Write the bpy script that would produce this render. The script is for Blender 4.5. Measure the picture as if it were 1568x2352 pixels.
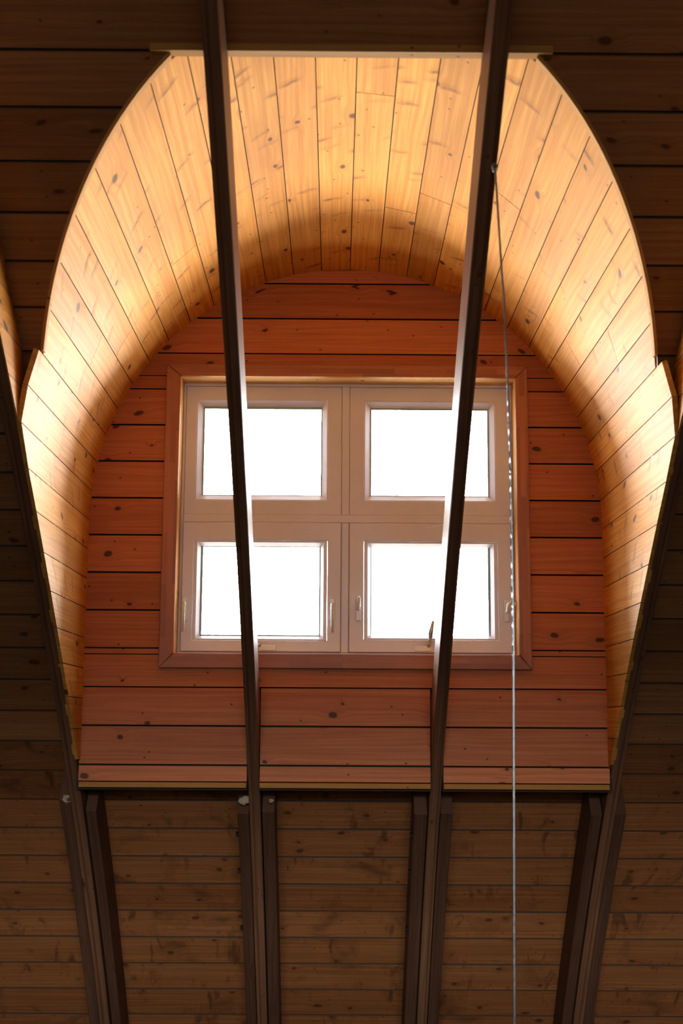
import bpy, bmesh, math, random
import numpy as np
from mathutils import Vector, Matrix

for o in list(bpy.data.objects):
    bpy.data.objects.remove(o)
scene = bpy.context.scene
C = scene.collection
random.seed(7)
R = math.radians

# ------------------------------------------------------------------ camera, sky, exposure
EYE = 3.4                                   # eye height above the floor of the tall room (seen from an added gallery)
def camera():
    pit, yaw, roll = R(9.4108), R(0.2182), R(0.3558)
    c, s = math.cos(yaw), math.sin(yaw)
    My = np.array([[c, -s, 0], [s, c, 0], [0, 0, 1]])
    c, s = math.cos(pit), math.sin(pit)
    Mp = np.array([[1, 0, 0], [0, c, s], [0, -s, c]])
    c, s = math.cos(roll), math.sin(roll)
    Mr = np.array([[c, 0, s], [0, 1, 0], [-s, 0, c]])
    M = Mr @ Mp @ My
    cam = bpy.data.cameras.new('camera')
    cam.sensor_fit = 'HORIZONTAL'
    cam.sensor_width = 24.0
    cam.lens = 3000.0 / 1568.0 * 24.0
    cam.clip_start = 0.05
    cam.dof.use_dof = True                  # focused on the window, wide open lens
    cam.dof.focus_distance = 5.3
    cam.dof.aperture_fstop = 3.2
    o = bpy.data.objects.new('camera', cam)
    C.objects.link(o)
    m = Matrix.Identity(4)
    for i in range(3):
        m[i][0], m[i][1], m[i][2] = M[0][i], M[2][i], -M[1][i]
    m.translation = Vector((0, -5.2, EYE))
    o.matrix_world = m
    scene.camera = o
camera()

SKY = 66.0
def world():
    w = bpy.data.worlds.new('overcast_sky')
    scene.world = w
    w.use_nodes = True
    nt = w.node_tree
    nt.nodes.clear()
    out = nt.nodes.new('ShaderNodeOutputWorld')
    bg = nt.nodes.new('ShaderNodeBackground')
    tc = nt.nodes.new('ShaderNodeTexCoord')
    sep = nt.nodes.new('ShaderNodeSeparateXYZ')
    ramp = nt.nodes.new('ShaderNodeValToRGB')
    mp = nt.nodes.new('ShaderNodeMapRange')
    mp.inputs['From Min'].default_value = -1
    nt.links.new(tc.outputs['Generated'], sep.inputs[0])
    nt.links.new(sep.outputs['Z'], mp.inputs['Value'])
    nt.links.new(mp.outputs[0], ramp.inputs[0])
    e = ramp.color_ramp.elements
    e[0].position, e[0].color = 0.36, (1.22, 1.11, 0.94, 1)       # warm ground below the horizon, brightened to light the vault top
    e[1].position, e[1].color = 0.52, (0.94, 0.97, 1.0, 1)      # overcast sky
    nt.links.new(ramp.outputs[0], bg.inputs[0])
    bg.inputs[1].default_value = SKY
    nt.links.new(bg.outputs[0], out.inputs[0])
world()

def portal(name, loc, look, sx, sy):
    # marks a glazed opening for the renderer's sky sampling; it gives off no light of its own
    l = bpy.data.lights.new(name, 'AREA'); l.shape = 'RECTANGLE'; l.size, l.size_y = sx, sy
    l.cycles.is_portal = True
    o = bpy.data.objects.new(name, l); C.objects.link(o)
    o.location = loc
    o.rotation_euler = Vector(look).to_track_quat('-Z', 'Y').to_euler()
portal('window_portal', (0.043, 0.24, 0.855 + EYE), (0, -1, 0), 1.36, 1.12)

scene.view_settings.view_transform = 'Standard'
scene.view_settings.look = 'None'
scene.view_settings.gamma = 1.0
scene.view_settings.use_curve_mapping = False
scene.view_settings.exposure = 0.0
scene.cycles.use_denoising = True
scene.cycles.max_bounces = 14
scene.cycles.diffuse_bounces = 8
scene.cycles.glossy_bounces = 4
scene.cycles.transparent_max_bounces = 12
scene.cycles.sample_clamp_indirect = 6.0
scene.cycles.caustics_reflective = False
scene.cycles.caustics_refractive = False

# ------------------------------------------------------------------ measures (z = 0 is eye level here; the builder adds EYE)
PH0, KAP, ZU = R(45.4782), 0.0745, 0.0979    # the arched roof: pitch where it meets the dormer wall, curvature, height there
DR = 0.185                                   # depth of the rafters below the boarding
WX, WV, RV, ZS = 0.0374, 1.033, 1.056, 0.829 # dormer vault: centre, half width, rise, springing height
SILL = -0.231
PLW = 0.1656                                 # roof board cover width
S0 = 2.435
TRIDGE = 5.0
FLOOR = -3.4
GALLERY = -1.45  # deck level of the added gallery

def roof(s, off=0.0):
    ph = PH0 - KAP * s
    t = (math.sin(PH0) - math.sin(ph)) / KAP
    z = ZU + (math.cos(ph) - math.cos(PH0)) / KAP
    return t + off * math.sin(ph), z - off * math.cos(ph)
def roof_t(z, off=0.0):                      # distance in front of the dormer wall at height z
    c = (z - ZU + math.cos(PH0) / KAP) / (1.0 / KAP - off)
    ph = math.acos(max(-1, min(1, c)))
    return (math.sin(PH0) - math.sin(ph)) / KAP + off * math.sin(ph)
FILL_WIN = (-1.80, 1.88, 0.10, 1.38)               # unseen window added for fill light in the far slope: x from, to; z from, to
def roof_s(z):
    return (PH0 - math.acos(math.cos(PH0) + KAP * (z - ZU))) / KAP

# ------------------------------------------------------------------ materials
class NT:
    def __init__(self, name):
        self.m = bpy.data.materials.new(name)
        self.m.use_nodes = True
        self.t = self.m.node_tree
        self.t.nodes.clear()
        self.out = self.n('ShaderNodeOutputMaterial')
    def n(self, typ, **kw):
        nd = self.t.nodes.new(typ)
        for k, v in kw.items():
            setattr(nd, k, v)
        return nd
    def put(self, sock, v):
        if hasattr(v, 'links') or isinstance(v, bpy.types.NodeSocket):
            self.t.links.new(v, sock)
        else:
            sock.default_value = v
    def math(self, op, a, b=None, c=None, clamp=False):
        nd = self.n('ShaderNodeMath', operation=op, use_clamp=clamp)
        for i, v in enumerate((a, b, c)):
            if v is not None:
                self.put(nd.inputs[i], v)
        return nd.outputs[0]
    def rng(self, v, a, b, c=0.0, d=1.0, smooth=True):
        nd = self.n('ShaderNodeMapRange', interpolation_type='SMOOTHSTEP' if smooth else 'LINEAR')
        self.put(nd.inputs[0], v)
        for i, x in enumerate((a, b, c, d)):
            self.put(nd.inputs[i + 1], x)
        return nd.outputs[0]
    def mix(self, f, a, b, mode='MIX'):
        nd = self.n('ShaderNodeMix', data_type='RGBA', blend_type=mode)
        self.put(nd.inputs[0], f); self.put(nd.inputs[6], a); self.put(nd.inputs[7], b)
        return nd.outputs[2]
    def vec(self, x, y, z=0.0):
        nd = self.n('ShaderNodeCombineXYZ')
        self.put(nd.inputs[0], x); self.put(nd.inputs[1], y); self.put(nd.inputs[2], z)
        return nd.outputs[0]
    def voro(self, v, scale=1.0, rnd=1.0, dim='2D'):
        nd = self.n('ShaderNodeTexVoronoi', voronoi_dimensions=dim)
        self.put(nd.inputs['Vector'], v)
        nd.inputs['Scale'].default_value = scale
        nd.inputs['Randomness'].default_value = rnd
        return nd
    def noise(self, v, scale, detail=3.0, rough=0.5, dist=0.0, dim='3D'):
        nd = self.n('ShaderNodeTexNoise', noise_dimensions=dim)
        self.put(nd.inputs['Vector'], v)
        nd.inputs['Scale'].default_value = scale
        nd.inputs['Detail'].default_value = detail
        nd.inputs['Roughness'].default_value = rough
        nd.inputs['Distortion'].default_value = dist
        return nd.outputs[0]
    def bsdf(self, col, rough, bump=None, bstr=0.2, bdist=0.003, spec=0.5, metal=0.0, coat=0.0):
        p = self.n('ShaderNodeBsdfPrincipled')
        self.put(p.inputs['Base Color'], col)
        self.put(p.inputs['Roughness'], rough)
        p.inputs['Specular IOR Level'].default_value = spec
        p.inputs['Metallic'].default_value = metal
        if coat:
            p.inputs['Coat Weight'].default_value = coat
            p.inputs['Coat Roughness'].default_value = 0.22
        if bump is not None:
            b = self.n('ShaderNodeBump')
            b.inputs['Strength'].default_value = bstr
            b.inputs['Distance'].default_value = bdist
            self.put(b.inputs['Height'], bump)
            self.t.links.new(b.outputs[0], p.inputs['Normal'])
        self.t.links.new(p.outputs[0], self.out.inputs[0])
        return self.m

def pine(name, light, dark, knot=(0.105, 0.036, 0.012, 1), knots=0.62, streak=0.0, rough=0.42, coat=0.0, spec=0.10, tone=(0.80, 1.10),
         laminated=False, waterstain=False, gloss=0.0):
    k = NT(name)
    uv = k.n('ShaderNodeTexCoord').outputs['UV']
    rnd = k.n('ShaderNodeObjectInfo').outputs['Random']
    sp = k.n('ShaderNodeSeparateXYZ'); k.put(sp.inputs[0], uv)
    u = k.math('ADD', sp.outputs[0], k.math('MULTIPLY', rnd, 61.7))
    v = k.math('ADD', sp.outputs[1], k.math('MULTIPLY', rnd, 23.3))
    p = k.vec(u, v)
    # knots
    wob = k.noise(p, 9.0, 2.0)
    pk = k.vec(k.math('ADD', k.math('MULTIPLY', u, 5.2), k.math('MULTIPLY', wob, 0.35)), k.math('MULTIPLY', v, 7.5))
    vo = k.voro(pk, 1.0, 0.9)
    d = vo.outputs['Distance']
    cs = k.n('ShaderNodeSeparateColor'); k.put(cs.inputs[0], vo.outputs['Color'])
    has = k.math('GREATER_THAN', cs.outputs[0], knots)
    size = k.rng(cs.outputs[1], 0.0, 1.0, 0.035, 0.125, smooth=False)
    kn = k.math('MULTIPLY', k.rng(d, k.math('MULTIPLY', size, 0.55), k.math('MULTIPLY', size, 1.05), 1.0, 0.0), has)
    halo = k.math('MULTIPLY', k.rng(d, 0.0, k.math('MULTIPLY', size, 4.2), 1.0, 0.0), has)
    # tiny nail-like pin knots
    v2 = k.voro(k.vec(k.math('MULTIPLY', u, 11.0), k.math('MULTIPLY', v, 13.0)), 1.0, 1.0)
    cs2 = k.n('ShaderNodeSeparateColor'); k.put(cs2.inputs[0], v2.outputs['Color'])
    pin = k.math('MULTIPLY', k.rng(v2.outputs['Distance'], 0.035, 0.07, 0.8, 0.0), k.math('GREATER_THAN', cs2.outputs[2], 0.83))
    kn = k.math('MAXIMUM', kn, pin)
    # grain: long streaks bent around the knots
    vv = k.math('ADD', v, k.math('MULTIPLY', halo, 0.018))
    low = k.noise(k.vec(k.math('MULTIPLY', u, 0.9), k.math('MULTIPLY', v, 7.0)), 1.0, 2.0)
    g1 = k.noise(k.vec(k.math('MULTIPLY', u, 1.1), k.math('MULTIPLY', k.math('ADD', vv, k.math('MULTIPLY', low, 0.05)), 75.0)), 1.0, 3.0, 0.6)
    g2 = k.noise(k.vec(k.math('MULTIPLY', u, 6.0), k.math('MULTIPLY', vv, 420.0)), 1.0, 2.0, 0.6)
    grain = k.math('ADD', k.math('MULTIPLY', g1, 0.7), k.math('MULTIPLY', g2, 0.3))
    gm = k.rng(grain, 0.34, 0.66)
    col = k.mix(gm, light, dark)
    big = k.noise(k.vec(k.math('MULTIPLY', u, 2.3), k.math('MULTIPLY', v, 11.0)), 1.0, 2.0)
    col = k.mix(k.rng(big, 0.45, 0.75, 0.0, 0.45), col, dark)
    col = k.mix(k.math('MULTIPLY', halo, 0.55), col, dark)
    height = k.math('SUBTRACT', k.math('MULTIPLY', halo, 0.6), k.math('MULTIPLY', gm, 0.16))
    if streak:
        # branch traces: dark slanting dashes across the board
        ca, sa = math.cos(R(68)), math.sin(R(68))
        a = k.math('ADD', k.math('MULTIPLY', u, ca), k.math('MULTIPLY', v, sa))
        b = k.math('SUBTRACT', k.math('MULTIPLY', v, ca), k.math('MULTIPLY', u, sa))
        b = k.math('ADD', b, k.math('MULTIPLY', k.noise(p, 14.0, 2.0), 0.03))
        v3 = k.voro(k.vec(k.math('MULTIPLY', a, 7.0), k.math('MULTIPLY', b, 9.0)), 1.0, 1.0)
        s3 = k.n('ShaderNodeSeparateXYZ')
        df = k.n('ShaderNodeVectorMath', operation='SUBTRACT')
        k.put(df.inputs[0], k.vec(k.math('MULTIPLY', a, 7.0), k.math('MULTIPLY', b, 9.0)))
        k.put(df.inputs[1], v3.outputs['Position'])
        k.put(s3.inputs[0], df.outputs[0])
        cs3 = k.n('ShaderNodeSeparateColor'); k.put(cs3.inputs[0], v3.outputs['Color'])
        on = k.math('MULTIPLY', k.math('GREATER_THAN', cs3.outputs[0], 0.55), k.rng(cs3.outputs[1], 0.0, 1.0, 0.25, 1.0, smooth=False))
        al = k.rng(k.math('ABSOLUTE', s3.outputs[0]), 0.08, 0.36, 1.0, 0.0)
        ac = k.rng(k.math('ABSOLUTE', s3.outputs[1]), 0.02, 0.12, 1.0, 0.0)
        st = k.math('MULTIPLY', k.math('MULTIPLY', al, ac), on)
        wide = k.math('MULTIPLY', k.math('MULTIPLY', al, k.rng(k.math('ABSOLUTE', s3.outputs[1]), 0.0, 0.30, 1.0, 0.0)), on)
        st = k.math('MULTIPLY', st, k.rng(k.noise(p, 40.0, 2.0), 0.3, 0.6, 0.35, 1.0))
        col = k.mix(k.math('MULTIPLY', wide, 0.55 * streak), col, dark)
        col = k.mix(k.math('MULTIPLY', st, 0.85 * streak), col, (0.215, 0.078, 0.020, 1))
        height = k.math('ADD', height, k.math('MULTIPLY', wide, 1.2))
    if waterstain:
        ws = k.noise(k.vec(k.math('MULTIPLY', u, 4.2), k.math('MULTIPLY', v, 4.6)), 1.0, 3.0, 0.55, 0.5)
        edge = k.rng(k.math('ABSOLUTE', k.math('SUBTRACT', ws, 0.60)), 0.0, 0.03, 0.25, 0.0)
        blot = k.rng(ws, 0.57, 0.74, 0.0, 0.7)
        sp2 = k.noise(k.vec(k.math('MULTIPLY', u, 13.0), k.math('MULTIPLY', v, 4.5)), 1.0, 4.0, 0.6, 0.9)
        drip = k.math('MULTIPLY', k.rng(sp2, 0.54, 0.68, 0.0, 0.85), k.rng(ws, 0.42, 0.56))
        col = k.mix(k.math('MAXIMUM', drip, k.math('MAXIMUM', edge, blot)), col, (0.10, 0.036, 0.015, 1))
    if laminated:
        lam = k.n('ShaderNodeTexWave', wave_type='BANDS', bands_direction='Y')
        k.put(lam.inputs['Vector'], k.vec(k.math('MULTIPLY', u, 0.02), v))
        lam.inputs['Scale'].default_value = 9.0
        lam.inputs['Distortion'].default_value = 0.6
        lamv = k.rng(lam.outputs['Fac'], 0.0, 0.25, 0.65, 0.0)
        col = k.mix(lamv, col, knot)
        height = k.math('SUBTRACT', height, lamv)
    col = k.mix(kn, col, knot)
    tn = k.rng(k.math('FRACT', k.math('MULTIPLY', rnd, 17.31)), 0.0, 1.0, tone[0], tone[1], smooth=False)
    col = k.mix(1.0, col, k.vec(tn, k.math('POWER', tn, 1.15), k.math('POWER', tn, 1.3)), 'MULTIPLY')
    ro = k.math('ADD', rough, k.math('MULTIPLY', g1, 0.10))
    m_ = k.bsdf(col, ro, height, 0.5 if streak else 0.22, 0.003, spec, 0.0, coat)
    if gloss:
        pr = next(n for n in k.t.nodes if n.type == 'BSDF_PRINCIPLED'); bp = next(n for n in k.t.nodes if n.type == 'BUMP')
        gl = k.n('ShaderNodeBsdfGlossy'); gl.inputs['Roughness'].default_value = 0.42
        lw = k.n('ShaderNodeLayerWeight'); lw.inputs['Blend'].default_value = 0.5
        k.t.links.new(bp.outputs[0], gl.inputs['Normal'])
        mx = k.n('ShaderNodeMixShader')
        k.put(mx.inputs[0], k.math('MULTIPLY', k.math('POWER', lw.outputs['Facing'], 6.0), gloss))
        k.t.links.new(pr.outputs[0], mx.inputs[1]); k.t.links.new(gl.outputs[0], mx.inputs[2])
        k.t.links.new(mx.outputs[0], k.out.inputs[0])
    return m_

def plain(name, col, rough, spec=0.5, metal=0.0, var=0.06, scale=30.0, bstr=0.05):
    k = NT(name)
    tc = k.n('ShaderNodeTexCoord').outputs['Object']
    nz = k.noise(tc, scale, 4.0, 0.6)
    lo = tuple(c * (1 - var * 2.5) for c in col) + (1,)
    hi = tuple(min(1, c * (1 + var)) for c in col) + (1,)
    return k.bsdf(k.mix(nz, lo, hi), rough, nz, bstr, 0.002, spec, metal)

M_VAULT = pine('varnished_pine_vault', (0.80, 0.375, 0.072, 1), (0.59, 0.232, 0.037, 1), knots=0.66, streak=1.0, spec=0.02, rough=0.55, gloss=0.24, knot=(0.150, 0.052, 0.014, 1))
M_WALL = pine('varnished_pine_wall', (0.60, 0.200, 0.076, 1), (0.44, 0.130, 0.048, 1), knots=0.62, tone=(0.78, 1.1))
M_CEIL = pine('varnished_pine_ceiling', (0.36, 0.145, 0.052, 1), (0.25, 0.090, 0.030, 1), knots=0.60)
M_CEIL_OLD = pine('water_marked_pine_ceiling', (0.335, 0.122, 0.041, 1), (0.225, 0.073, 0.023, 1), knots=0.55, waterstain=True)
M_RAFT = pine('laminated_rafter_wood', (0.235, 0.105, 0.054, 1), (0.145, 0.060, 0.030, 1), knots=0.85, laminated=True, tone=(0.95, 1.05))
M_SISTER = pine('dark_stained_board', (0.125, 0.055, 0.031, 1), (0.080, 0.033, 0.018, 1), knots=0.75, tone=(0.85, 1.1))
M_TRIM = pine('clear_pine_trim', (0.70, 0.36, 0.11, 1), (0.55, 0.25, 0.065, 1), spec=0.04, rough=0.55, knots=0.97, tone=(0.9, 1.05))
M_HEAD = pine('plain_pine_header', (0.46, 0.225, 0.062, 1), (0.36, 0.16, 0.04, 1), spec=0.04, rough=0.55, knots=0.97, tone=(0.95, 1.05))
M_NOSE = pine('raw_pine_nosing', (0.42, 0.180, 0.036, 1), (0.33, 0.128, 0.024, 1), knots=0.95, tone=(0.95, 1.05))
M_JAMB = pine('pale_pine_jamb', (0.76, 0.46, 0.19, 1), (0.62, 0.33, 0.11, 1), knots=0.86, tone=(0.95, 1.05))
M_GROOVE = plain('darkened_board_joint', (0.060, 0.026, 0.013), 0.85, var=0.1)  # groove shade, with some dirt, painted as a dark tone on board edges
M_GROOVE_GOLD = plain('darkened_golden_joint', (0.20, 0.085, 0.026), 0.8, var=0.1)  # same painted joint shade, in a warmer tone for the vault boards
M_UNDER = plain('dark_roof_underlay', (0.030, 0.018, 0.012), 0.9)

def casing_material():
    k = NT('finger_jointed_casing')
    uv = k.n('ShaderNodeTexCoord').outputs['UV']
    rnd = k.n('ShaderNodeObjectInfo').outputs['Random']
    sp = k.n('ShaderNodeSeparateXYZ'); k.put(sp.inputs[0], uv)
    u = k.math('ADD', sp.outputs[0], k.math('MULTIPLY', rnd, 9.7)); v = sp.outputs[1]
    br = k.n('ShaderNodeTexBrick')
    k.put(br.inputs['Vector'], k.vec(u, v))
    br.offset = 0.37
    br.inputs['Scale'].default_value = 1.0
    br.inputs['Brick Width'].default_value = 0.21
    br.inputs['Row Height'].default_value = 0.024
    br.inputs['Mortar Size'].default_value = 0.0
    br.inputs['Color1'].default_value = (0.52, 0.180, 0.064, 1)
    br.inputs['Color2'].default_value = (0.33, 0.105, 0.048, 1)
    g = k.noise(k.vec(k.math('MULTIPLY', u, 2.0), k.math('MULTIPLY', v, 160.0)), 1.0, 3.0)
    col = k.mix(k.rng(g, 0.35, 0.7, 0.0, 0.5), br.outputs['Color'], (0.34, 0.12, 0.045, 1))
    return k.bsdf(col, 0.40, g, 0.15, 0.002, 0.3, 0.0, 0.0)
M_CASE = casing_material()
M_PVC = plain('white_window_plastic', (0.76, 0.725, 0.80), 0.34, var=0.02, scale=14.0)
M_GASKET = plain('glass_edge_seal', (0.30, 0.42, 0.43), 0.5)
M_HANDLE = plain('white_handle_metal', (0.82, 0.82, 0.80), 0.25)
M_STEEL = plain('zinc_steel', (0.60, 0.61, 0.62), 0.30, metal=1.0, var=0.1, scale=80.0)
M_BLACK = plain('black_bolt_iron', (0.015, 0.014, 0.014), 0.55, metal=0.6)
M_PLASTER = plain('old_mortar', (0.44, 0.32, 0.21), 0.95, var=0.15, scale=60.0, bstr=0.6)
M_FLOOR = pine('floor_boards', (0.075, 0.048, 0.030, 1), (0.045, 0.028, 0.018, 1), knots=0.8)
M_GABLE = pine('gable_boards', (0.085, 0.050, 0.030, 1), (0.055, 0.031, 0.017, 1), knots=0.7)
M_WEB = plain('cobweb_silk', (0.85, 0.85, 0.85), 0.5)
M_CORD = plain('pale_cord', (0.55, 0.48, 0.38), 0.8)

def glass_material():
    k = NT('window_glass')
    tr = k.n('ShaderNodeBsdfTransparent'); tr.inputs[0].default_value = (0.93, 0.955, 0.95, 1)
    gl = k.n('ShaderNodeBsdfGlossy'); gl.inputs['Roughness'].default_value = 0.02
    fr = k.n('ShaderNodeFresnel'); fr.inputs[0].default_value = 1.5
    nz = k.noise(k.n('ShaderNodeTexCoord').outputs['Object'], 3.0)
    mx = k.n('ShaderNodeMixShader')
    k.put(mx.inputs[0], k.math('MULTIPLY', fr.outputs[0], k.rng(nz, 0, 1, 0.85, 1.0)))
    k.t.links.new(tr.outputs[0], mx.inputs[1]); k.t.links.new(gl.outputs[0], mx.inputs[2])
    k.t.links.new(mx.outputs[0], k.out.inputs[0])
    return k.m
M_GLASS = glass_material()

# ------------------------------------------------------------------ builders
class MB:
    """collects faces (eye-level coordinates) with uv in metres and links them as one mesh object"""
    def __init__(self):
        self.v = []; self.f = []; self.uv = []; self.mi = []
    def vert(self, p):
        self.v.append((p[0], p[1], p[2] + EYE)); return len(self.v) - 1
    def face(self, idx, uvs, mi=0):
        self.f.append(tuple(idx)); self.uv.extend(uvs); self.mi.append(mi)
    def grid_slab(self, f, us, vs, hs, ht, lu=None, lv=None):
        """f(a,b,h) -> point; us along, vs across with heights hs (chamfered edges), ht = height of the back"""
        na, nb = len(us), len(vs)
        p0, p1 = Vector(f(us[0], .5, 0)), Vector(f(us[-1], .5, 0))
        q0, q1 = Vector(f(.5, vs[0], 0)), Vector(f(.5, vs[-1], 0))
        lu = lu or (p1 - p0).length; lv = lv or (q1 - q0).length
        T = [[self.vert(f(a, b, h)) for b, h in zip(vs, hs)] for a in us]
        B = [[self.vert(f(a, b, ht)) for b in (vs[0], vs[-1])] for a in us]
        w = lambda a, b: (a * lu, b * lv)
        for i in range(na - 1):
            a, c = us[i], us[i + 1]
            for j in range(nb - 1):
                b, e = vs[j], vs[j + 1]
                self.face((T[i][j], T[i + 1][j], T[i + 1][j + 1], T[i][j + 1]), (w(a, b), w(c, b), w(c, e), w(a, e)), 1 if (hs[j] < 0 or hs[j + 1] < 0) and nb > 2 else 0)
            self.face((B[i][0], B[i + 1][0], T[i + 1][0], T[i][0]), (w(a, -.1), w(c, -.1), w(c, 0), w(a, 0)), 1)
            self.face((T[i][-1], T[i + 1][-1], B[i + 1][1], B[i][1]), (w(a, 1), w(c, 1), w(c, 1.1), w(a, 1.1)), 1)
            self.face((B[i][1], B[i + 1][1], B[i + 1][0], B[i][0]), (w(a, 1), w(c, 1), w(c, 0), w(a, 0)))
        for i, rev in ((0, True), (na - 1, False)):
            loop = [B[i][0]] + T[i] + [B[i][1]]
            uu = [w(us[i], 0)] + [w(us[i], b) for b in vs] + [w(us[i], 1)]
            if rev: loop.reverse(); uu.reverse()
            self.face(loop, uu)
    def plank(self, f, length, width, thick=0.02, ch=0.0035, depth=0.0045, na=2, mid=(), us=None):
        cb = min(0.2, ch / max(width, 1e-4))
        vs = [0, cb] + list(mid) + [1 - cb, 1]
        hs = [-depth, 0] + [0] * len(mid) + [0, -depth]
        us = us or [i / (na - 1) for i in range(na)]
        self.grid_slab(f, us, vs, hs, -thick, length, width)
    def box(self, x0, x1, y0, y1, z0, z1, bev=0.0):
        """axis box; uv along the longest axis; bev chamfers every edge"""
        c = Vector(((x0 + x1) / 2, (y0 + y1) / 2, (z0 + z1) / 2)); h = Vector((abs(x1 - x0) / 2, abs(y1 - y0) / 2, abs(z1 - z0) / 2))
        self.obox(c, (Vector((1, 0, 0)), Vector((0, 1, 0)), Vector((0, 0, 1))), h, bev)
    def obox(self, c, ax, h, bev=0.0):
        bm = bmesh.new()
        bmesh.ops.create_cube(bm, size=2.0)
        for v in bm.verts:
            v.co = Vector((v.co.x * h[0], v.co.y * h[1], v.co.z * h[2]))
        if bev:
            bmesh.ops.bevel(bm, geom=bm.edges[:], offset=bev, segments=1, affect='EDGES')
        self.add_bm(bm, c, ax, h)
    def add_bm(self, bm, c=Vector((0, 0, 0)), ax=(Vector((1, 0, 0)), Vector((0, 1, 0)), Vector((0, 0, 1))), h=None):
        bmesh.ops.recalc_face_normals(bm, faces=bm.faces[:])
        bm.verts.ensure_lookup_table()
        ids = {}
        order = (0, 1, 2)
        if h is not None:
            order = sorted(range(3), key=lambda i: -h[i])
        for v in bm.verts:
            p = c + ax[0] * v.co.x + ax[1] * v.co.y + ax[2] * v.co.z
            ids[v.index] = self.vert(p)
        for fc in bm.faces:
            n = fc.normal
            m = max(range(3), key=lambda i: abs(n[i]))
            rest = [i for i in order if i != m]
            self.face([ids[v.index] for v in fc.verts], [(v.co[rest[0]], v.co[rest[1]]) for v in fc.verts])
        bm.free()
    def sweep(self, pts, rads, n=8, closed_ends=True, up=None):
        """round tube through pts"""
        pts = [Vector(p) for p in pts]
        rings = []
        L = 0.0
        ref = up or Vector((0.3, 0.9, 0.2))
        for i, p in enumerate(pts):
            d = (pts[min(i + 1, len(pts) - 1)] - pts[max(i - 1, 0)]).normalized()
            a = d.cross(ref)
            if a.length < 1e-3: a = d.cross(Vector((1, 0, 0)))
            a.normalize(); b = d.cross(a)
            r = rads[i] if isinstance(rads, (list, tuple)) else rads
            rings.append([self.vert(p + a * (r * math.cos(2 * math.pi * k / n)) + b * (r * math.sin(2 * math.pi * k / n))) for k in range(n)])
        for i in range(len(pts) - 1):
            dl = (pts[i + 1] - pts[i]).length
            for k in range(n):
                k2 = (k + 1) % n
                self.face((rings[i][k], rings[i][k2], rings[i + 1][k2], rings[i + 1][k]), ((L, k / n), (L, (k + 1) / n), (L + dl, (k + 1) / n), (L + dl, k / n)))
            L += dl
        if closed_ends:
            self.face(rings[0][::-1], [(0, 0)] * n); self.face(rings[-1], [(0, 0)] * n)
    def prism(self, poly, y0, y1):
        """polygon in (x, z), extruded in y"""
        n = len(poly)
        A = [self.vert((x, y0, z)) for x, z in poly]; B = [self.vert((x, y1, z)) for x, z in poly]
        self.face(A, [(x, z) for x, z in poly]); self.face(B[::-1], [(x, z) for x, z in poly[::-1]])
        for i in range(n):
            j = (i + 1) % n
            self.face((A[j], A[i], B[i], B[j]), ((0, 0), (.1, 0), (.1, .02), (0, .02)))
    def build(self, name, mat, parent=None, smooth=False, groove=None):
        vs = np.array(self.v)
        c = (vs.min(0) + vs.max(0)) / 2
        me = bpy.data.meshes.new(name)
        me.from_pydata([tuple(p) for p in (vs - c)], [], self.f)
        uvl = me.uv_layers.new(name='UVMap')
        uvl.data.foreach_set('uv', [x for p in self.uv for x in p])
        bm = bmesh.new(); bm.from_mesh(me)
        bmesh.ops.recalc_face_normals(bm, faces=bm.faces[:]); bm.to_mesh(me); bm.free()
        me.materials.append(mat)
        if groove is not None:
            me.materials.append(groove)
            me.polygons.foreach_set('material_index', self.mi)
        if smooth:
            me.polygons.foreach_set('use_smooth', [True] * len(me.polygons))
        o = bpy.data.objects.new(name, me)
        C.objects.link(o)
        loc = Vector(c)
        if parent is not None:
            o.parent = parent
            q = parent
            while q is not None:
                loc -= q.location; q = q.parent
        o.location = loc
        return o

def empty(name, loc):
    o = bpy.data.objects.new(name, None)
    o.empty_display_size = 0.1
    C.objects.link(o)
    o.location = (loc[0], loc[1], loc[2] + EYE)
    return o
def tag(o, label=None, cat=None, group=None, kind=None):
    for k, v in (('label', label), ('category', cat), ('group', group), ('kind', kind)):
        if v: o[k] = v
    return o

# dormer section: left cheek up, over the arch, down the right cheek, by arc length
def section_table():
    P = []
    for z in np.linspace(SILL - 0.02, ZS, 40)[:-1]: P.append((WX - WV, z))
    for th in np.linspace(math.pi, 0, 241): P.append((WX + WV * math.cos(th), ZS + RV * math.sin(th)))
    for z in np.linspace(ZS, SILL - 0.02, 40)[1:]: P.append((WX + WV, z))
    P = np.array(P)
    L = np.concatenate([[0], np.cumsum(np.hypot(*(P[1:] - P[:-1]).T))])
    return P, L
SEC, SECL = section_table()
SMID = SECL[-1] / 2
def sec(q):
    x = float(np.interp(q, SECL, SEC[:, 0])); z = float(np.interp(q, SECL, SEC[:, 1]))
    if z <= ZS + 1e-6: n = (1.0 if x < WX else -1.0, 0.0)
    else:
        nx, nz = -(x - WX) / WV ** 2, -(z - ZS) / RV ** 2
        l = math.hypot(nx, nz); n = (nx / l, nz / l)
    return x, z, n
def arch_x(z, side, grow=0.0):
    if z <= ZS: return WX + side * (WV + grow)
    k = 1 - ((z - ZS) / (RV + grow)) ** 2
    return WX + side * (WV + grow) * math.sqrt(max(0.0, k))

RAFT = [(-1.050, -1.005), (-0.341, -0.296), (0.3766, 0.4216), (1.080, 1.125)]

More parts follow.
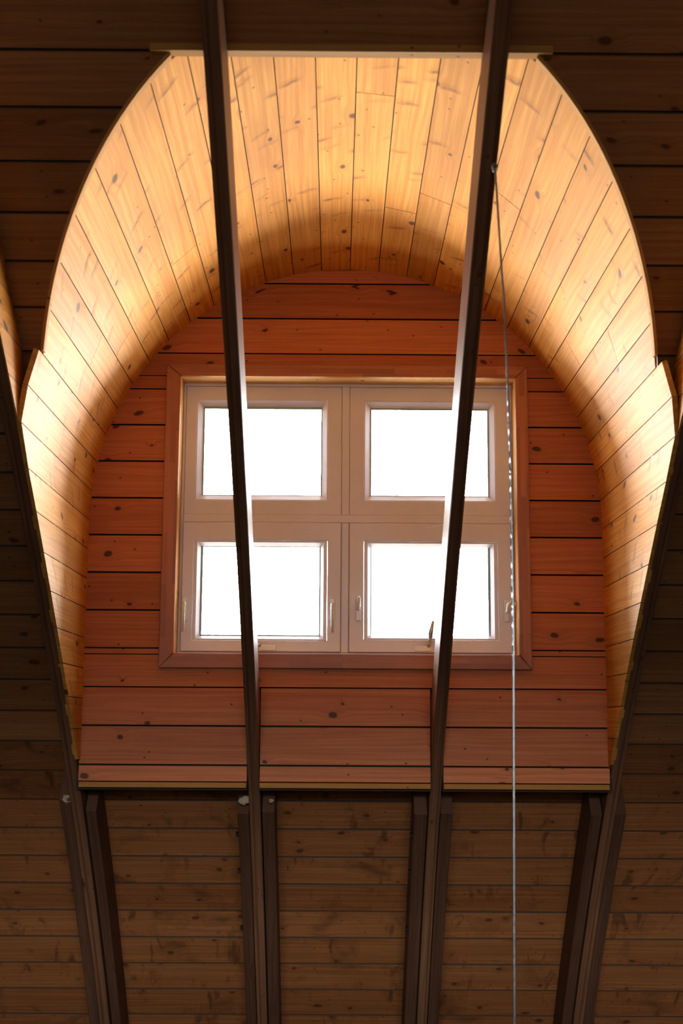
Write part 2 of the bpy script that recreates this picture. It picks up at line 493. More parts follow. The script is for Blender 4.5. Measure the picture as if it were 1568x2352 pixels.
# ------------------------------------------------------------------ roof boarding (ceiling)
ceiling = tag(empty('ceiling', (0, 0.0, ZU)), 'arched wooden ceiling of wide horizontal knotty boards around the dormer', 'ceiling', kind='structure')
XL, XR = -3.4, 3.4
def roof_plank(mb, s0, s1, xa, xb, gap=0.0032, thick=0.02, back=False, lift=0.0):
    def f(a, b, h):
        s = (s0 + gap) + (s1 - s0 - 2 * gap) * b
        x0 = xa(s) if callable(xa) else xa
        x1 = xb(s) if callable(xb) else xb
        t, z = roof(s, h + lift)
        return (x0 + (x1 - x0) * a, -t, z)
    curved = callable(xa) or callable(xb)
    mid = (0.25, 0.5, 0.75) if curved else ()
    if back:
        mb.grid_slab(f, [0, 1], [0, .25, .5, .75, 1], [0] * 5, -0.03)
    else:
        mb.plank(f, abs((xb(s0) if callable(xb) else xb) - (xa(s0) if callable(xa) else xa)), s1 - s0, thick, ch=0.0018, depth=0.0025, mid=mid)
under = MB()
Z_BEHIND = 0.045                             # the lower boarding runs on behind the wall to here
cutl = lambda s: (arch_x(roof(s)[1], -1, 0.001))
cutr = lambda s: (arch_x(roof(s)[1], 1, 0.001))
k = math.ceil((S0 - roof_s(FLOOR - 0.12)) / PLW)
while True:
    s0, s1 = S0 - k * PLW, S0 - (k - 1) * PLW
    if roof(s0)[0] > TRIDGE: break
    mid_z = roof((s0 + s1) / 2)[1]
    if s0 >= 2.595 or s1 < roof_s(Z_BEHIND):
        spans = [(XL, XR)]
    elif s0 < roof_s(Z_BEHIND):
        spans = [(XL, WX - WV - .018), (WX + WV + .018, XR)]
    else:
        spans = [(XL, cutl), (cutr, XR)]
    mat = M_CEIL_OLD if s1 < roof_s(Z_BEHIND) + 0.02 else M_CEIL
    for xa, xb in spans:
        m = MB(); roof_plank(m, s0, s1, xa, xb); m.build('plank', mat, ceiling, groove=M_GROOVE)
        roof_plank(under, s0, s1, xa, xb, gap=0.0, back=True, lift=-0.016)
    if s0 < roof_s(Z_BEHIND) <= s1 and len(spans) == 2:      # the strip just under the dormer sill
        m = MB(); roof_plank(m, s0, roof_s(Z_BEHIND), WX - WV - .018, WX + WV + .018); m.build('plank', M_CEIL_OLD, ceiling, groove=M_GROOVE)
        roof_plank(under, s0, roof_s(Z_BEHIND), WX - WV - .018, WX + WV + .018, gap=0.0, back=True, lift=-0.016)
    k -= 1
under.build('underlay', M_UNDER, ceiling)

# ------------------------------------------------------------------ the rest of the attic, behind the camera and to the sides
def attic():
    tb = roof_t(FLOOR)
    yb, yf = -tb + 0.02, -(2 * TRIDGE - tb) - 0.02
    m = MB(); n = 16; w = (yb - yf) / n
    fl = tag(empty('floor_lower', (0, -4, FLOOR)), 'boarded floor of the tall room far below the dormer', 'floor', kind='structure')
    for i in range(n * 4):
        x0 = XL + (XR - XL) * i / (n * 4); x1 = XL + (XR - XL) * (i + 1) / (n * 4)
        m = MB()
        m.plank(lambda a, b, h: (x0 + .001 + (x1 - x0 - .002) * b, yb + (yf - yb) * a, FLOOR + h), yb - yf, x1 - x0, 0.025)
        m.build('floorboard', M_FLOOR, fl)
    m = MB(); m.box(XL, XR, yf, yb, FLOOR - 0.06, FLOOR - 0.018); m.build('subfloor', M_UNDER, fl)
    gal = tag(empty('floor', (0, -5, GALLERY)), 'boarded floor of an added gallery under the camera', 'floor', kind='structure')  # unseen deck, invented together with the light-blocking parapet
    yg = -(2 * TRIDGE - roof_t(GALLERY)) - 0.02
    for i in range(34):
        x0 = XL + (XR - XL) * i / 34; x1 = XL + (XR - XL) * (i + 1) / 34
        m = MB(); m.plank(lambda a, b, h: (x0 + .001 + (x1 - x0 - .002) * b, -4.62 + (yg + 4.62) * a, GALLERY + h), 6.0, x1 - x0, 0.04)
        m.build('floorboard', M_FLOOR, gal)
    par = tag(empty('wall_light_blocker', (0, -4.6, GALLERY)), 'added parapet out of view that keeps fill light off the lower boards', 'wall', kind='structure')  # unseen parapet put in to darken the boards low in the frame
    for i in range(8):
        z0 = GALLERY - .2 + i * .175
        m = MB(); m.plank(lambda a, b, h: (XL + (XR - XL) * a, -4.58 + h, z0 + .173 * b), 6.8, .173, 0.03); m.build('plank', M_GABLE, par)
    m = MB(); m.box(XL, XR, -4.64, -4.56, GALLERY + 1.20, GALLERY + 1.235, .004); m.build('rail', M_GABLE, par)
    S = np.linspace(roof_s(FLOOR), (PH0 - math.asin(math.sin(PH0) - KAP * TRIDGE)) / KAP, 24)
    side = [roof(s) for s in S]
    prof = [(-t, z) for t, z in side] + [(-(2 * TRIDGE - t), z) for t, z in side[::-1]]
    for nm, x, lab in (('wall_left', XL, 'boarded gable wall at the left end of the attic'), ('wall_right', XR, 'boarded gable wall at the right end of the attic')):
        m = MB(); sgn = -1 if x < 0 else 1
        A = [m.vert((x, y, z)) for y, z in prof]; B = [m.vert((x + sgn * .05, y, z)) for y, z in prof]
        m.face(A, [(y, z) for y, z in prof]); m.face(B[::-1], [(y, z) for y, z in prof[::-1]])
        for i in range(len(prof)):
            j = (i + 1) % len(prof); m.face((A[j], A[i], B[i], B[j]), ((0, 0), (.1, 0), (.1, .05), (0, .05)))
        tag(m.build(nm, M_GABLE), lab, 'wall', kind='structure')
    # far slope with an opening for the added fill window
    s_of = lambda z: roof_s(z)
    zb0, zb1 = FILL_WIN[2], FILL_WIN[3]
    bands = [(S[0], s_of(zb0), None), (s_of(zb0), s_of(zb1), 'hole'), (s_of(zb1), S[-1], None)]
    m = MB()
    for sa, sb, hole in bands:
        for xa, xb in (((XL, XR),) if not hole else ((XL, FILL_WIN[0]), (FILL_WIN[1], XR))):
            def f(a, b, h):
                s = sa + (sb - sa) * b
                t, z = roof(s, h); return (xa + (xb - xa) * a, -(2 * TRIDGE - t), z)
            n = max(2, int((sb - sa) / .3))
            m.grid_slab(f, [0, 1], [i / n for i in range(n + 1)], [0] * (n + 1), -0.05)
    tag(m.build('ceiling_opposite', M_GABLE), 'boarded roof slope behind the camera', 'ceiling', kind='structure')
    w2 = tag(empty('window_fill', ((FILL_WIN[0] + FILL_WIN[1]) / 2, -(2 * TRIDGE - roof(s_of(zb0))[0]), zb0)), 'added fill window in the far slope, unseen behind the camera', 'window', kind='structure')
    sa, sb = s_of(zb0), s_of(zb1)
    def g(x, s, h):
        t, z = roof(s, h); return (x, -(2 * TRIDGE - t), z)
    for xa, xb, s0, s1 in ((FILL_WIN[0], FILL_WIN[0] + .04, sa, sb), (FILL_WIN[1] - .04, FILL_WIN[1], sa, sb), (FILL_WIN[0] + .04, FILL_WIN[1] - .04, sa, sa + .04), (FILL_WIN[0] + .04, FILL_WIN[1] - .04, sb - .04, sb)):
        m = MB(); m.grid_slab(lambda a, b, h: g(xa + (xb - xa) * a, s0 + (s1 - s0) * b, h), [0, 1], [0, 1], [0.0, 0.0], -0.08); m.build('frame_bar', M_PVC, w2)
    m = MB(); m.grid_slab(lambda a, b, h: g(FILL_WIN[0] + .03 + (FILL_WIN[1] - FILL_WIN[0] - .06) * a, sa + .03 + (sb - sa - .06) * b, h), [0, 1], [0, 1], [-.05, -.05], -.056); m.build('pane', M_GLASS, w2)
attic()
ss_ = roof_s((FILL_WIN[2] + FILL_WIN[3]) / 2)
t_, z_ = roof(ss_, -.10)
ph_ = PH0 - KAP * ss_
portal('fill_window_portal', (0.04, -(2 * TRIDGE - t_), z_ + EYE), (0, math.sin(ph_), -math.cos(ph_)), 3.75, 1.9)

# ------------------------------------------------------------------ dormer vault
vault = tag(empty('ceiling_vault', (WX, 0, ZS)), 'barrel vaulted dormer lining of narrow golden knotty pine boards', 'ceiling', kind='structure')
ZSTEP = 1.168
def ext(z):
    if z < 0.95: return DR
    return 0.02 + (DR - 0.02) * (ZSTEP - z) / (ZSTEP - 0.95)
VW = 0.1185
shell = MB()
q0 = SMID + 0.0 - VW * math.floor(SMID / VW) + 0.012
edges = [0.0] + [q0 + i * VW for i in range(200) if 0.03 < q0 + i * VW < SECL[-1] - 0.03] + [SECL[-1]]
for qa, qb in zip(edges[:-1], edges[1:]):
    zc = sec((qa + qb) / 2)[1]
    def f(a, b, h, qa=qa, qb=qb, zc=zc):
        x, z, n = sec(qa + 0.0008 + (qb - qa - 0.0016) * b)
        if zc > ZSTEP:
            tf = roof_t(z, -0.018)
        else:
            tf = roof_t(z, ext(min(z, ZSTEP)))
        tf = max(tf, 0.0)
        t0, t1 = -0.02, tf
        return (x + n[0] * h, -(t0 + (t1 - t0) * a), z + n[1] * h)
    L = abs(f(1, .5, 0)[1] - f(0, .5, 0)[1])
    if L < 0.05: continue
    cuts = [(0.0, 1.0)]
    if L > 1.0 and random.random() < 0.3:
        c = random.uniform(0.25, 0.8); cuts = [(0.0, c - 0.0008), (c + 0.0008, 1.0)]
    for c0, c1 in cuts:
        m = MB(); m.plank(lambda a, b, h: f(c0 + (c1 - c0) * a, b, h), L * (c1 - c0), qb - qa, 0.018, ch=0.0009, depth=0.002)
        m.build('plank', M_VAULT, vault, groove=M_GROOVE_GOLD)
    shell.grid_slab(lambda a, b, h: (lambda x, z, n: (x - n[0] * (0.0165 - h), -(-0.06 + (max(0.0, roof_t(z, -0.004)) + 0.06) * a), z - n[1] * (0.0165 - h)))(*sec(qa + (qb - qa) * b)), [0, 1], [0, .5, 1], [0] * 3, -0.02)
shell.build('underlay', M_UNDER, vault)
# boards that carry the cheek on over the inner side of each outer rafter
ql = [q for q in edges if q < SMID and sec(q)[1] <= ZS]
for side in (-1, 1):
    x = WX + side * WV
    zj = [0.95 + 0.0] ; zz = 0.95
    zs_ = [sec(q)[1] for q in edges if (sec(q)[0] < WX) == (side < 0) and sec(q)[1] <= ZS]
    top = max(zs_)
    rows = []
    z = top
    while z < 2.0:
        rows.append((z, z + VW)); z += VW
    for z0, z1 in rows:
        if z1 < 0.93: continue
        za = max(z0, 0.90)
        def f(a, b, h):
            z = za + 0.0008 + (z1 - za - 0.0016) * b
            t0, t1 = roof_t(z, 0.001), roof_t(z, DR)
            return (x - side * (h - 0.004), -(t0 + (t1 - t0) * a), z)
        m = MB(); m.plank(f, 0.25, z1 - za, 0.006, ch=0.0009, depth=0.002)
        m.build('plank', M_VAULT, vault, groove=M_GROOVE_GOLD)

# ------------------------------------------------------------------ dormer end wall
wall = tag(empty('wall_back', (WX, 0, SILL)), 'arched end wall of reddish knotty boards around the white window', 'wall', kind='structure')
WZ0, WPL = 1.3683, 0.1513
OX0, OX1, OZ0, OZ1 = -0.641, 0.727, 0.290, 1.420          # opening
wback = MB()
def wall_plank(mb, z0, z1, xa, xb, gap=0.0012, back=False):
    def f(a, b, h):
        z = z0 + gap + (z1 - z0 - 2 * gap) * b
        x0 = xa(z) if callable(xa) else xa
        x1 = xb(z) if callable(xb) else xb
        return (x0 + (x1 - x0) * a, -h, z)
    curved = (callable(xa) or callable(xb)) and z1 > ZS
    x0 = xa(z0) if callable(xa) else xa; x1 = xb(z0) if callable(xb) else xb
    if back:
        mb.grid_slab(lambda a, b, h: f(a, b, h - .017), [0, 1], [0, .25, .5, .7, .85, .95, .985, 1], [0] * 8, -0.03)
    else:
        mb.plank(f, x1 - x0, z1 - z0, 0.02, ch=.0015, depth=.0025, mid=(.2, .4, .6, .75, .88) if curved else ())
al = lambda z: arch_x(z, -1, 0.004)
ar = lambda z: arch_x(z, 1, 0.004)
for kk in range(-4, 12):
    z1 = WZ0 - (kk - 1) * WPL + 0.0; z0 = WZ0 - kk * WPL
    z1 = min(z1, ZS + RV - 0.001); z0 = max(z0, SILL + 0.021)
    if z1 <= z0 + 0.005: continue
    pieces = []
    if z1 <= OZ0 - 0.1:                                  # rows cut into bays by the rafters
        pieces = [[(z0, z1, al, RAFT[1][0] - .003)], [(z0, z1, RAFT[1][1] + .003, RAFT[2][0] - .003)], [(z0, z1, RAFT[2][1] + .003, ar)]]
    elif z0 < OZ0 < z1:                                  # notched under the window
        pieces = [[(z0, OZ0 - .004, al, ar), (OZ0 - .004, z1, al, OX0 - .004), (OZ0 - .004, z1, OX1 + .004, ar)]]
    elif z0 < OZ1 < z1:
        pieces = [[(OZ1 + .004, z1, al, ar), (z0, OZ1 + .004, al, OX0 - .004), (z0, OZ1 + .004, OX1 + .004, ar)]]
    elif z1 <= OZ1 and z0 >= OZ0:
        pieces = [[(z0, z1, al, OX0 - .004)], [(z0, z1, OX1 + .004, ar)]]
    else:
        pieces = [[(z0, z1, al, ar)]]
    for pc in pieces:
        m = MB()
        for n_, (a, b, xa, xb) in enumerate(pc):
            wall_plank(m, a, b, xa, xb, gap=0.0022 if len(pc) == 1 else 0.0006)
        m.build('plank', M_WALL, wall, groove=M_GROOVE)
bl = lambda z: arch_x(z, -1, 0.0155)
br = lambda z: arch_x(z, 1, 0.0155)
for z0, z1, xa, xb in ((SILL - .01, 0.066, bl, br), (0.066, OZ0 - .003, bl, br), (OZ0 - .003, OZ1 + .003, bl, OX0 - .003), (OZ0 - .003, OZ1 + .003, OX1 + .003, br), (OZ1 + .003, ZS + RV + .0154, bl, br)):
    n = max(1, round((z1 - z0) / .12))
    for i in range(n):
        za, zb = z0 + (z1 - z0) * i / n, z0 + (z1 - z0) * (i + 1) / n
        bays = [(xa, xb)] if za > 0.06 else [(xa, RAFT[1][0] - .001), (RAFT[1][1] + .001, RAFT[2][0] - .001), (RAFT[2][1] + .001, xb)]
        for ba, bb in bays: wall_plank(wback, za, zb, ba, bb, gap=0, back=True)
wback.build('backing', M_UNDER, wall)

# nosing strip along the foot of the wall, in three lengths between the rafters
nose = tag(empty('trim_1', (WX, -0.01, SILL)), 'raw yellowish pine nosing strip along the foot of the arched wall', 'trim', kind='structure')
for xa, xb in ((WX - WV, RAFT[1][0] - .003), (RAFT[1][1] + .003, RAFT[2][0] - .003), (RAFT[2][1] + .003, WX + WV)):
    m = MB(); m.box(xa, xb, -0.016, 0.06, SILL, SILL + 0.0205, 0.002); m.build('strip', M_NOSE, nose)

# header along the top of the vault opening
hd = MB(); hd.box(-0.500, 0.562, -2.010, -1.974, 1.757, 1.779, 0.002)
tag(hd.build('trim_2', M_HEAD), 'straight pine header board closing the top of the vault', 'trim', kind='structure')

# bent edge laths either side
for nm, side, lab in (('trim_3', -1, 'bent pine lath along the left front edge of the vault'), ('trim_4', 1, 'bent pine lath along the right front edge of the vault')):
    m = MB()
    zz = [ZSTEP + 0.008 + (1.760 - ZSTEP - 0.008) * i / 28 for i in range(29)]
    def f(a, b, h):
        i = a * 28; z = float(np.interp(i, range(29), zz))
        x = arch_x(z, side)
        nx, nz = -(x - WX) / WV ** 2, -(z - ZS) / RV ** 2
        l = math.hypot(nx, nz); nx /= l; nz /= l
        t = roof_t(z, 0.006)
        return (x + nx * h, -(t - 0.032 * (1 - b)), z + nz * h)
    m.grid_slab(f, [i / 28 for i in range(29)], [0, .08, .92, 1], [0.007, 0.009, 0.009, 0.007], -0.001, 1.1, 0.03)
    tag(m.build(nm, M_TRIM), lab, 'trim', kind='structure')

# ------------------------------------------------------------------ window
win = tag(empty('window_1', (0.04, 0.1, OZ0)), 'white four pane window with two opening lower casements in the arched wall', 'window', kind='structure')
CX0, CX1, CZ0, CZ1 = -0.699, 0.777, 0.232, 1.471
def mitred(poly, along_x):
    m = MB()
    cx = sum(p[0] for p in poly) / 4; cz = sum(p[1] for p in poly) / 4
    inn = [(x + (cx - x) / max(.03, abs(cx - x)) * .003 if abs(cx - x) > 1e-6 else x, z + (cz - z) / max(.03, abs(cz - z)) * .003 if abs(cz - z) > 1e-6 else z) for x, z in poly]
    A = [m.vert((x, -0.018, z)) for x, z in inn]; B = [m.vert((x, -0.015, z)) for x, z in poly]; D = [m.vert((x, 0.0, z)) for x, z in poly]
    uv = (lambda x, z: (x, z - CZ0)) if along_x else (lambda x, z: (z, x - CX0))
    m.face(A, [uv(*p) for p in poly])
    for i in range(4):
        j = (i + 1) % 4
        m.face((A[j], A[i], B[i], B[j]), [uv(*poly[j]), uv(*poly[i]), uv(*poly[i]), uv(*poly[j])])
        m.face((B[j], B[i], D[i], D[j]), [uv(*poly[j]), uv(*poly[i]), uv(*poly[i]), uv(*poly[j])])
    m.face(D[::-1], [uv(*p) for p in poly[::-1]])
    return m
g = 0.0008
for poly, ax in (([(CX0 + g, CZ1), (CX1 - g, CZ1), (OX1 - g, OZ1), (OX0 + g, OZ1)], True), ([(CX0, CZ1 - g), (OX0, OZ1 - g), (OX0, OZ0 + g), (CX0, CZ0 + g)], False),
                 ([(CX1, CZ1 - g), (CX1, CZ0 + g), (OX1, OZ0 + g), (OX1, OZ1 - g)], False), ([(CX0 + g, CZ0), (OX0 + g, OZ0), (OX1 - g, OZ0), (CX1 - g, CZ0)], True)):
    mitred(poly, ax).build('casing_board', M_CASE, win)
YF = 0.098
for x0, x1, z0, z1 in ((OX0, OX1, OZ1, OZ1 + .02), (OX0, OX1, OZ0 - .02, OZ0), (OX0 - .02, OX0, OZ0, OZ1), (OX1, OX1 + .02, OZ0, OZ1)):
    m = MB(); m.box(x0, x1, 0.0, YF + .07, z0, z1); m.build('jamb_board', M_JAMB, win)

def ring(mb, outer, inner, y_front, y_back, bevel_in=0.0, bevel_y=0.0, round_=0.002):
    """rectangular ring (x0,x1,z0,z1); the inner edge slopes back by bevel_in over bevel_y"""
    def rect(r, d=0.0): return [(r[0] + d, r[2] + d), (r[1] - d, r[2] + d), (r[1] - d, r[3] - d), (r[0] + d, r[3] - d)]
    loops = [(rect(outer), y_back), (rect(outer), y_front + round_), (rect(outer, round_), y_front), (rect(inner, -round_), y_front), (rect(inner), y_front + round_)]
    if bevel_in: loops.append((rect(inner, bevel_in), y_front + bevel_y)); 
    loops.append((loops[-1][0], y_back))
    V = [[mb.vert((x, y, z)) for x, z in r] for r, y in loops]
    V.append(V[0])
    for a in range(len(V) - 1):
        for i in range(4):
            j = (i + 1) % 4
            mb.face((V[a][i], V[a][j], V[a + 1][j], V[a + 1][i]), ((0, 0), (.1, 0), (.1, .1), (0, .1)))
MX0, MX1, MZ0, MZ1 = 0.0205, 0.0515, 0.832, 0.866
FM = 0.012                                                     # slim outer frame shows a narrow rim round the sashes
m = MB()
ring(m, (OX0, OX1, OZ0, OZ1), (OX0 + FM, OX1 - FM, OZ0 + FM, OZ1 - FM), YF, YF + .07)
for zz0, zz1, xx0, xx1 in ((OZ0, OZ1, MX0 - .012, MX1 + .012),):
    m.box(xx0, xx1, YF + .02, YF + .065, zz0 + .001, zz1 - .001)
m.box(OX0 + .001, OX1 - .001, YF + .02, YF + .065, MZ0 - .012, MZ1 + .012)
for xx0, xx1 in ((OX0 + .001, OX0 + FM + .012), (OX1 - FM - .012, OX1 - .001)): m.box(xx0, xx1, YF + .02, YF + .065, OZ0 + .001, OZ1 - .001)
for zz0, zz1 in ((OZ0 + .001, OZ0 + FM + .012), (OZ1 - FM - .012, OZ1 - .001)): m.box(OX0 + .001, OX1 - .001, YF + .02, YF + .065, zz0, zz1)
m.build('frame', M_PVC, win)
m = MB(); m.box(MX0, MX1, YF - .002, YF + .07, OZ0 + FM, MZ0, 0.002); m.build('mullion', M_PVC, win)
m = MB(); m.box(MX0, MX1, YF - .002, YF + .07, MZ1, OZ1 - FM, 0.002); m.build('mullion', M_PVC, win)
m = MB(); m.box(OX0 + FM, OX1 - FM, YF - .004, YF + .07, MZ0, MZ1, 0.003); m.build('transom', M_PVC, win)

def pane(parent, r, y):
    m = MB(); m.box(r[0] - .008, r[1] + .008, y, y + .006, r[2] - .008, r[3] + .008); m.build('pane', M_GLASS, parent)
    m = MB(); ring(m, (r[0] - .012, r[1] + .012, r[2] - .012, r[3] + .012), (r[0] + .002, r[1] - .002, r[2] + .002, r[3] - .002), y - .004, y - .0005, 0, 0, 0.0004)
    m.build('seal', M_GASKET, parent)
K = 0.9985
def sc(r): return tuple(v * K for v in r)
# fixed upper lights
for o_, i_, x0, x1 in (((-0.584, -0.0385, 0.927, 1.354), (-0.553, -0.0645, 0.948, 1.316), OX0 + FM, MX0), ((0.1135, 0.658, 0.927, 1.351), (0.141, 0.627, 0.949, 1.316), MX1, OX1 - FM)):
    o_, i_ = sc(o_), sc(i_)
    s = None
    m = MB()
    ring(m, (x0 + .001, x1 - .001, MZ1 + .001, OZ1 - FM - .001), o_, YF + .004, YF + .06, 0, 0, 0.0015)
    s = m.build('sash', M_PVC, win)
    m = MB(); ring(m, (o_[0] - .001, o_[1] + .001, o_[2] - .001, o_[3] + .001), (o_[0] + .004, o_[1] - .004, o_[2] + .004, o_[3] - .004), YF + .006, YF + .040, 0.022, 0.026, 0.001)
    m.build('glazing_bead', M_PVC, s)
    pane(s, tuple(v * 1.004 for v in i_), YF + .034)
# opening lower casements
def handle(parent, x, z, pose):
    y = YF - 0.012
    b = MB(); b.box(x - .0105, x + .0105, y - .008, y, z - .046, z + .046, 0.003); b.build('handle_plate', M_HANDLE, parent)
    h = MB()
    if pose == 'down':
        h.sweep([(x, y - .006, z + .018), (x, y - .030, z + .020), (x, y - .040, z + .014), (x, y - .042, z - .02), (x, y - .040, z - .095)], [.007, .007, .0075, .007, .006], 10)
    elif pose == 'out':
        h.sweep([(x, y - .006, z + .002), (x, y - .022, z + .006), (x, y - .045, z + .020), (x, y - .062, z + .046)], [.0075, .0085, .009, .0075], 10)
    else:
        h.sweep([(x, y - .006, z - .004), (x, y - .026, z - .004), (x + .004, y - .036, z + .02), (x + .012, y - .042, z + .030), (x + .042, y - .046, z + .016)], [.007, .0075, .009, .0095, .007], 10)
    h.build('handle', M_HANDLE, parent, smooth=True)
for o_, i_, x0, x1, hs in (((-0.584, -0.036, 0.350, 0.758), (-0.549, -0.0675, 0.372, 0.737), OX0 + FM, MX0, ((-0.612, 'down'), (-0.014, 'down'))), ((0.1125, 0.660, 0.356, 0.757), (0.143, 0.6245, 0.372, 0.737), MX1, OX1 - FM, ((0.0905, 'out'), (0.692, 'side')))):
    o_, i_ = sc(o_), sc(i_)
    m = MB()
    ring(m, (x0 + .0015, x1 - .0015, OZ0 + FM + .0015, MZ0 - .0015), o_, YF - .012, YF + .05, 0, 0, 0.003)
    s = m.build('sash', M_PVC, win)
    m = MB(); ring(m, (o_[0] + .0012, o_[1] - .0012, o_[2] + .0012, o_[3] - .0012), (o_[0] + .016, o_[1] - .016, o_[2] + .006, o_[3] - .008), YF - .008, YF + .034, 0.012, 0.024, 0.0015)
    m.build('glazing_bead', M_PVC, s)
    pane(s, i_, YF + .027)
    for hx, pose in hs: handle(s, hx, 0.475, pose)
    xc = -0.275 if x0 < 0 else 0.352
    b = MB(); b.box(xc - .035, xc + .035, YF - .022, YF - .012, .308, .329, 0.002); b.build('stay_bracket', M_HANDLE, s)
    a = MB()
    if x0 < 0:
        a.sweep([(xc - .028, YF - .018, .326), (xc - .042, YF - .026, .334), (xc - .056, YF - .030, .346)], [.006, .005, .005], 8)
    else:
        a.sweep([(xc + .022, YF - .018, .325), (xc + .028, YF - .024, .352), (xc + .030, YF - .028, .380), (xc + .034, YF - .030, .400), (xc + .040, YF - .032, .430)], [.007, .006, .011, .009, .007], 8)
    a.build('window_stay', M_STEEL, s, smooth=True)

# ------------------------------------------------------------------ rafters
RG = 'arched rafters across the dormer opening'
S_TOP = (PH0 - math.asin(math.sin(PH0) - KAP * (TRIDGE - 0.12))) / KAP
S_LOW = roof_s(FLOOR) + 0.10
def beam(mb, x0, x1, sa, sb, o0, o1, n, ch=0.003, tilt=0.0):
    """curved member of rectangular section between offsets o0 (back) and o1 (room side)"""
    rings = []
    for i in range(n + 1):
        s = sa + (sb - sa) * i / n
        sec_ = [(x0, o0), (x0, o1 - ch), (x0 + ch, o1), (x1 - ch, o1), (x1, o1 - ch), (x1, o0)]
        r = []
        for x, o in sec_:
            ss = s + (tilt * (o - o0) if i == n else 0)
            t, z = roof(ss, o); r.append(mb.vert((x, -t, z)))
        rings.append(r)
    w = x1 - x0; d = o1 - o0
    vv = [0, d - ch, d, d + w - 2 * ch, d + w - ch, 2 * d + w, 2 * d + 2 * w]
    for i in range(n):
        u0, u1 = sa + (sb - sa) * i / n, sa + (sb - sa) * (i + 1) / n
        for j in range(6):
            j2 = (j + 1) % 6
            mb.face((rings[i][j], rings[i][j2], rings[i + 1][j2], rings[i + 1][j]), ((u0, vv[j]), (u0, vv[j + 1]), (u1, vv[j + 1]), (u1, vv[j])))
    mb.face(rings[0][::-1], [(0, 0)] * 6); mb.face(rings[-1], [(0, 0)] * 6)
def lump(mb, c, r, seed):
    rng = random.Random(seed)
    bm = bmesh.new(); bmesh.ops.create_icosphere(bm, subdivisions=2, radius=1.0)
    for v in bm.verts:
        k_ = 0.5 + 0.75 * rng.random(); v.co = Vector((v.co.x * r[0] * k_, v.co.y * r[1] * k_, v.co.z * r[2] * k_))
    mb.add_bm(bm, Vector(c))
S_SIL = roof_s(SILL) - 0.265                                  # where the flanking boards begin, just under the wall
LAB = ['dark arched rafter at the left edge of the dormer opening', 'dark arched rafter crossing the left half of the window',
       'dark arched rafter crossing the right half of the window and carrying the cable', 'dark arched rafter at the right edge of the dormer opening']
SIS = [((-1.098, -1.054), (-1.000, -0.958)), ((-0.390, -0.3445), (-0.2915, -0.242)), ((0.321, 0.373), (0.4265, 0.4755)), ((1.032, 1.076), (1.130, 1.174))]
for i, (x0, x1) in enumerate(RAFT):
    t, z = roof(S_LOW, DR)
    r = tag(empty('rafter', ((x0 + x1) / 2, -t, z)), LAB[i], 'rafter', RG)
    m = MB(); beam(m, x0, x1, S_LOW, S_TOP, 0.001, DR, 44); m.build('beam', M_RAFT, r)
    for j, (a, b) in enumerate(SIS[i]):
        m = MB(); top = -0.40 if not (i == 0 and j == 0) else -0.33
        beam(m, a, b, S_LOW, top, 0.002, DR - 0.012 - 0.006 * j, 12, tilt=-0.25)
        sb = m.build('sister_board', M_SISTER, r)
        if (i, j) in ((1, 0), (2, 0)):
            side = -1 if j == 0 else 1
            xs = a if side < 0 else b
            for sbolt in (-0.585, -0.800, -1.15):
                tt, zz = roof(sbolt, DR - 0.035)
                bo = MB(); bo.sweep([(xs + side * .0, -tt, zz), (xs + side * .012, -tt, zz)], 0.011, 6); bo.build('bolt', M_BLACK, sb)
    if i < 2:
        tt, zz = roof(-0.395, DR - 0.03)
        spots = [((SIS[i][0][0] + SIS[i][0][1]) / 2 + .006, (.024, .014, .018))] + ([(SIS[i][1][1] - .012, (.012, .02, .010))] if i == 1 else [])
        for n_, (px, rr) in enumerate(spots):
            m = MB(); lump(m, (px, -tt - (0.016 if i == 0 else 0.008), zz + 0.006), rr, 5 + n_ + i); m.build('mortar_lump', M_PLASTER, r)

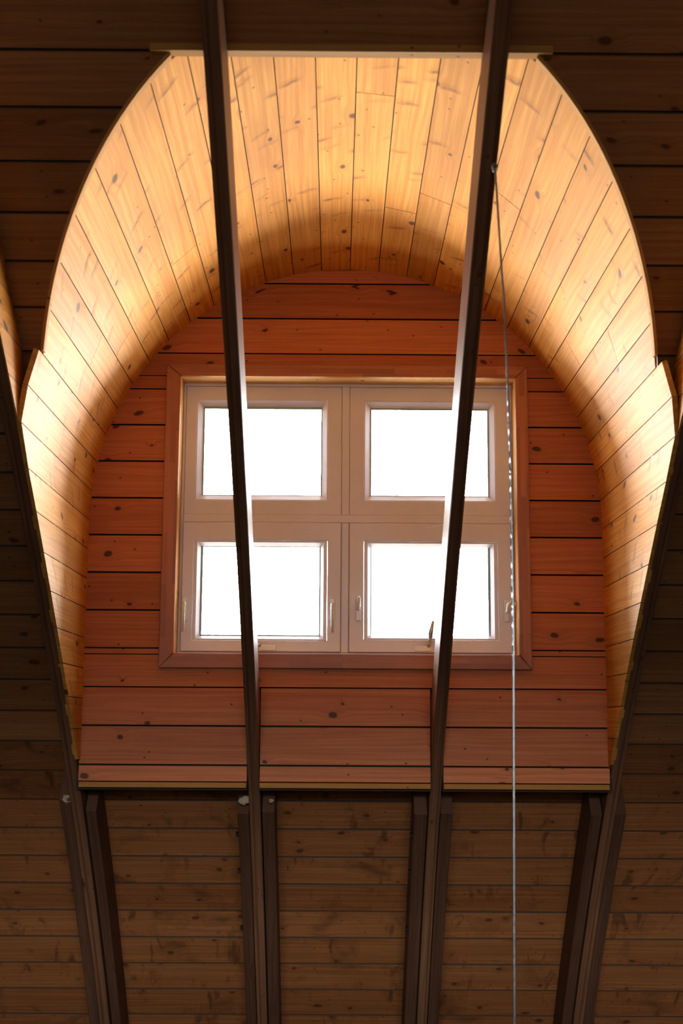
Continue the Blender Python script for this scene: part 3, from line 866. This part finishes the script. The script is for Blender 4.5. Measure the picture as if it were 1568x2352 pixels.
# ------------------------------------------------------------------ steel cable hanging from the right inner rafter
def cable():
    t0, z0 = roof(2.385, DR)
    key = [(1.493, 0.0), (1.19, .014), (1.10, .020), (0.66, .031), (0.25, .0310), (0.06, .0285), (-0.40, .0225), (-0.76, .0180), (-1.30, .010), (FLOOR + .03, .006)]
    zs = [p[0] for p in key][::-1]; xs = [p[1] for p in key][::-1]
    y = -1.93
    root = tag(empty('cable', (0.4135, y, FLOOR)), 'twisted grey steel cable hanging from the rafter beside the window', 'cable')
    m = MB()
    n = 520; top = z0 - 0.012
    rings = []
    for i in range(n + 1):
        z = FLOOR + .03 + (top - FLOOR - .03) * i / n
        x = 0.4135 + float(np.interp(z, zs, xs))
        ring_ = []
        for k_ in range(12):
            a = 2 * math.pi * k_ / 12
            tw = 2 * math.pi * z / 0.045
            rr = 0.0026 + 0.0006 * math.cos(3 * (a - tw))
            ring_.append(m.vert((x + rr * math.cos(a), y + rr * math.sin(a), z)))
        rings.append(ring_)
    for i in range(n):
        for k_ in range(12):
            k2 = (k_ + 1) % 12
            m.face((rings[i][k_], rings[i][k2], rings[i + 1][k2], rings[i + 1][k_]), ((0, 0), (.1, 0), (.1, .1), (0, .1)))
    m.face(rings[0][::-1], [(0, 0)] * 12); m.face(rings[-1], [(0, 0)] * 12)
    m.build('strand', M_STEEL, root, smooth=True)
    e = MB()
    e.sweep([(0.4135 - .002, y, z0 - .030), (0.4135 - .006, y, z0 - .020), (0.4135 - .006, y, z0 - .010), (0.4135, y, z0 - .003)], [.0035, .0035, .0035, .0035], 8)
    e.sweep([(0.4135 + .002, y, z0 - .030), (0.4135 + .006, y, z0 - .018), (0.4135 + .004, y, z0 - .010), (0.4135, y, z0 - .004)], .003, 8)
    e.build('hook', M_STEEL, root, smooth=True)
cable()

# thin pale-tipped cord against the lower right rafter
t, z = roof(-1.86, DR + 0.012); t2, z2 = roof(-2.6, DR + 0.012)
cr = tag(empty('cord', (0.398, -t2, z2)), 'thin cord with a pale tip lying against the lower right rafter', 'cord')
m = MB(); m.sweep([(0.396, -t, z), (0.3975, -(t + t2) / 2, (z + z2) / 2), (0.398, -t2, z2)], .0022, 6); m.build('line', M_CORD, cr)
m = MB(); m.sweep([(0.396, -t, z - .002), (0.3958, -t - .003, z + .012)], [.0045, .0035], 8); m.build('tip', M_HANDLE, cr)

# cobweb threads
cw = tag(empty('cobweb', (0.5, -0.05, 0.35)), 'fine cobweb threads strung across the lower right casement', 'cobweb')
for a, b in (((0.415, 0.02, 0.335), (0.66, 0.125, 0.39)), ((0.36, 0.0, 0.80), (0.70, 0.13, 0.90))):
    a, b = Vector(a), Vector(b)
    m = MB(); m.sweep([a.lerp(b, q / 8) - Vector((0, 0, 0.010 * math.sin(math.pi * q / 8))) for q in range(9)], .0005, 4); m.build('thread', M_WEB, cw)
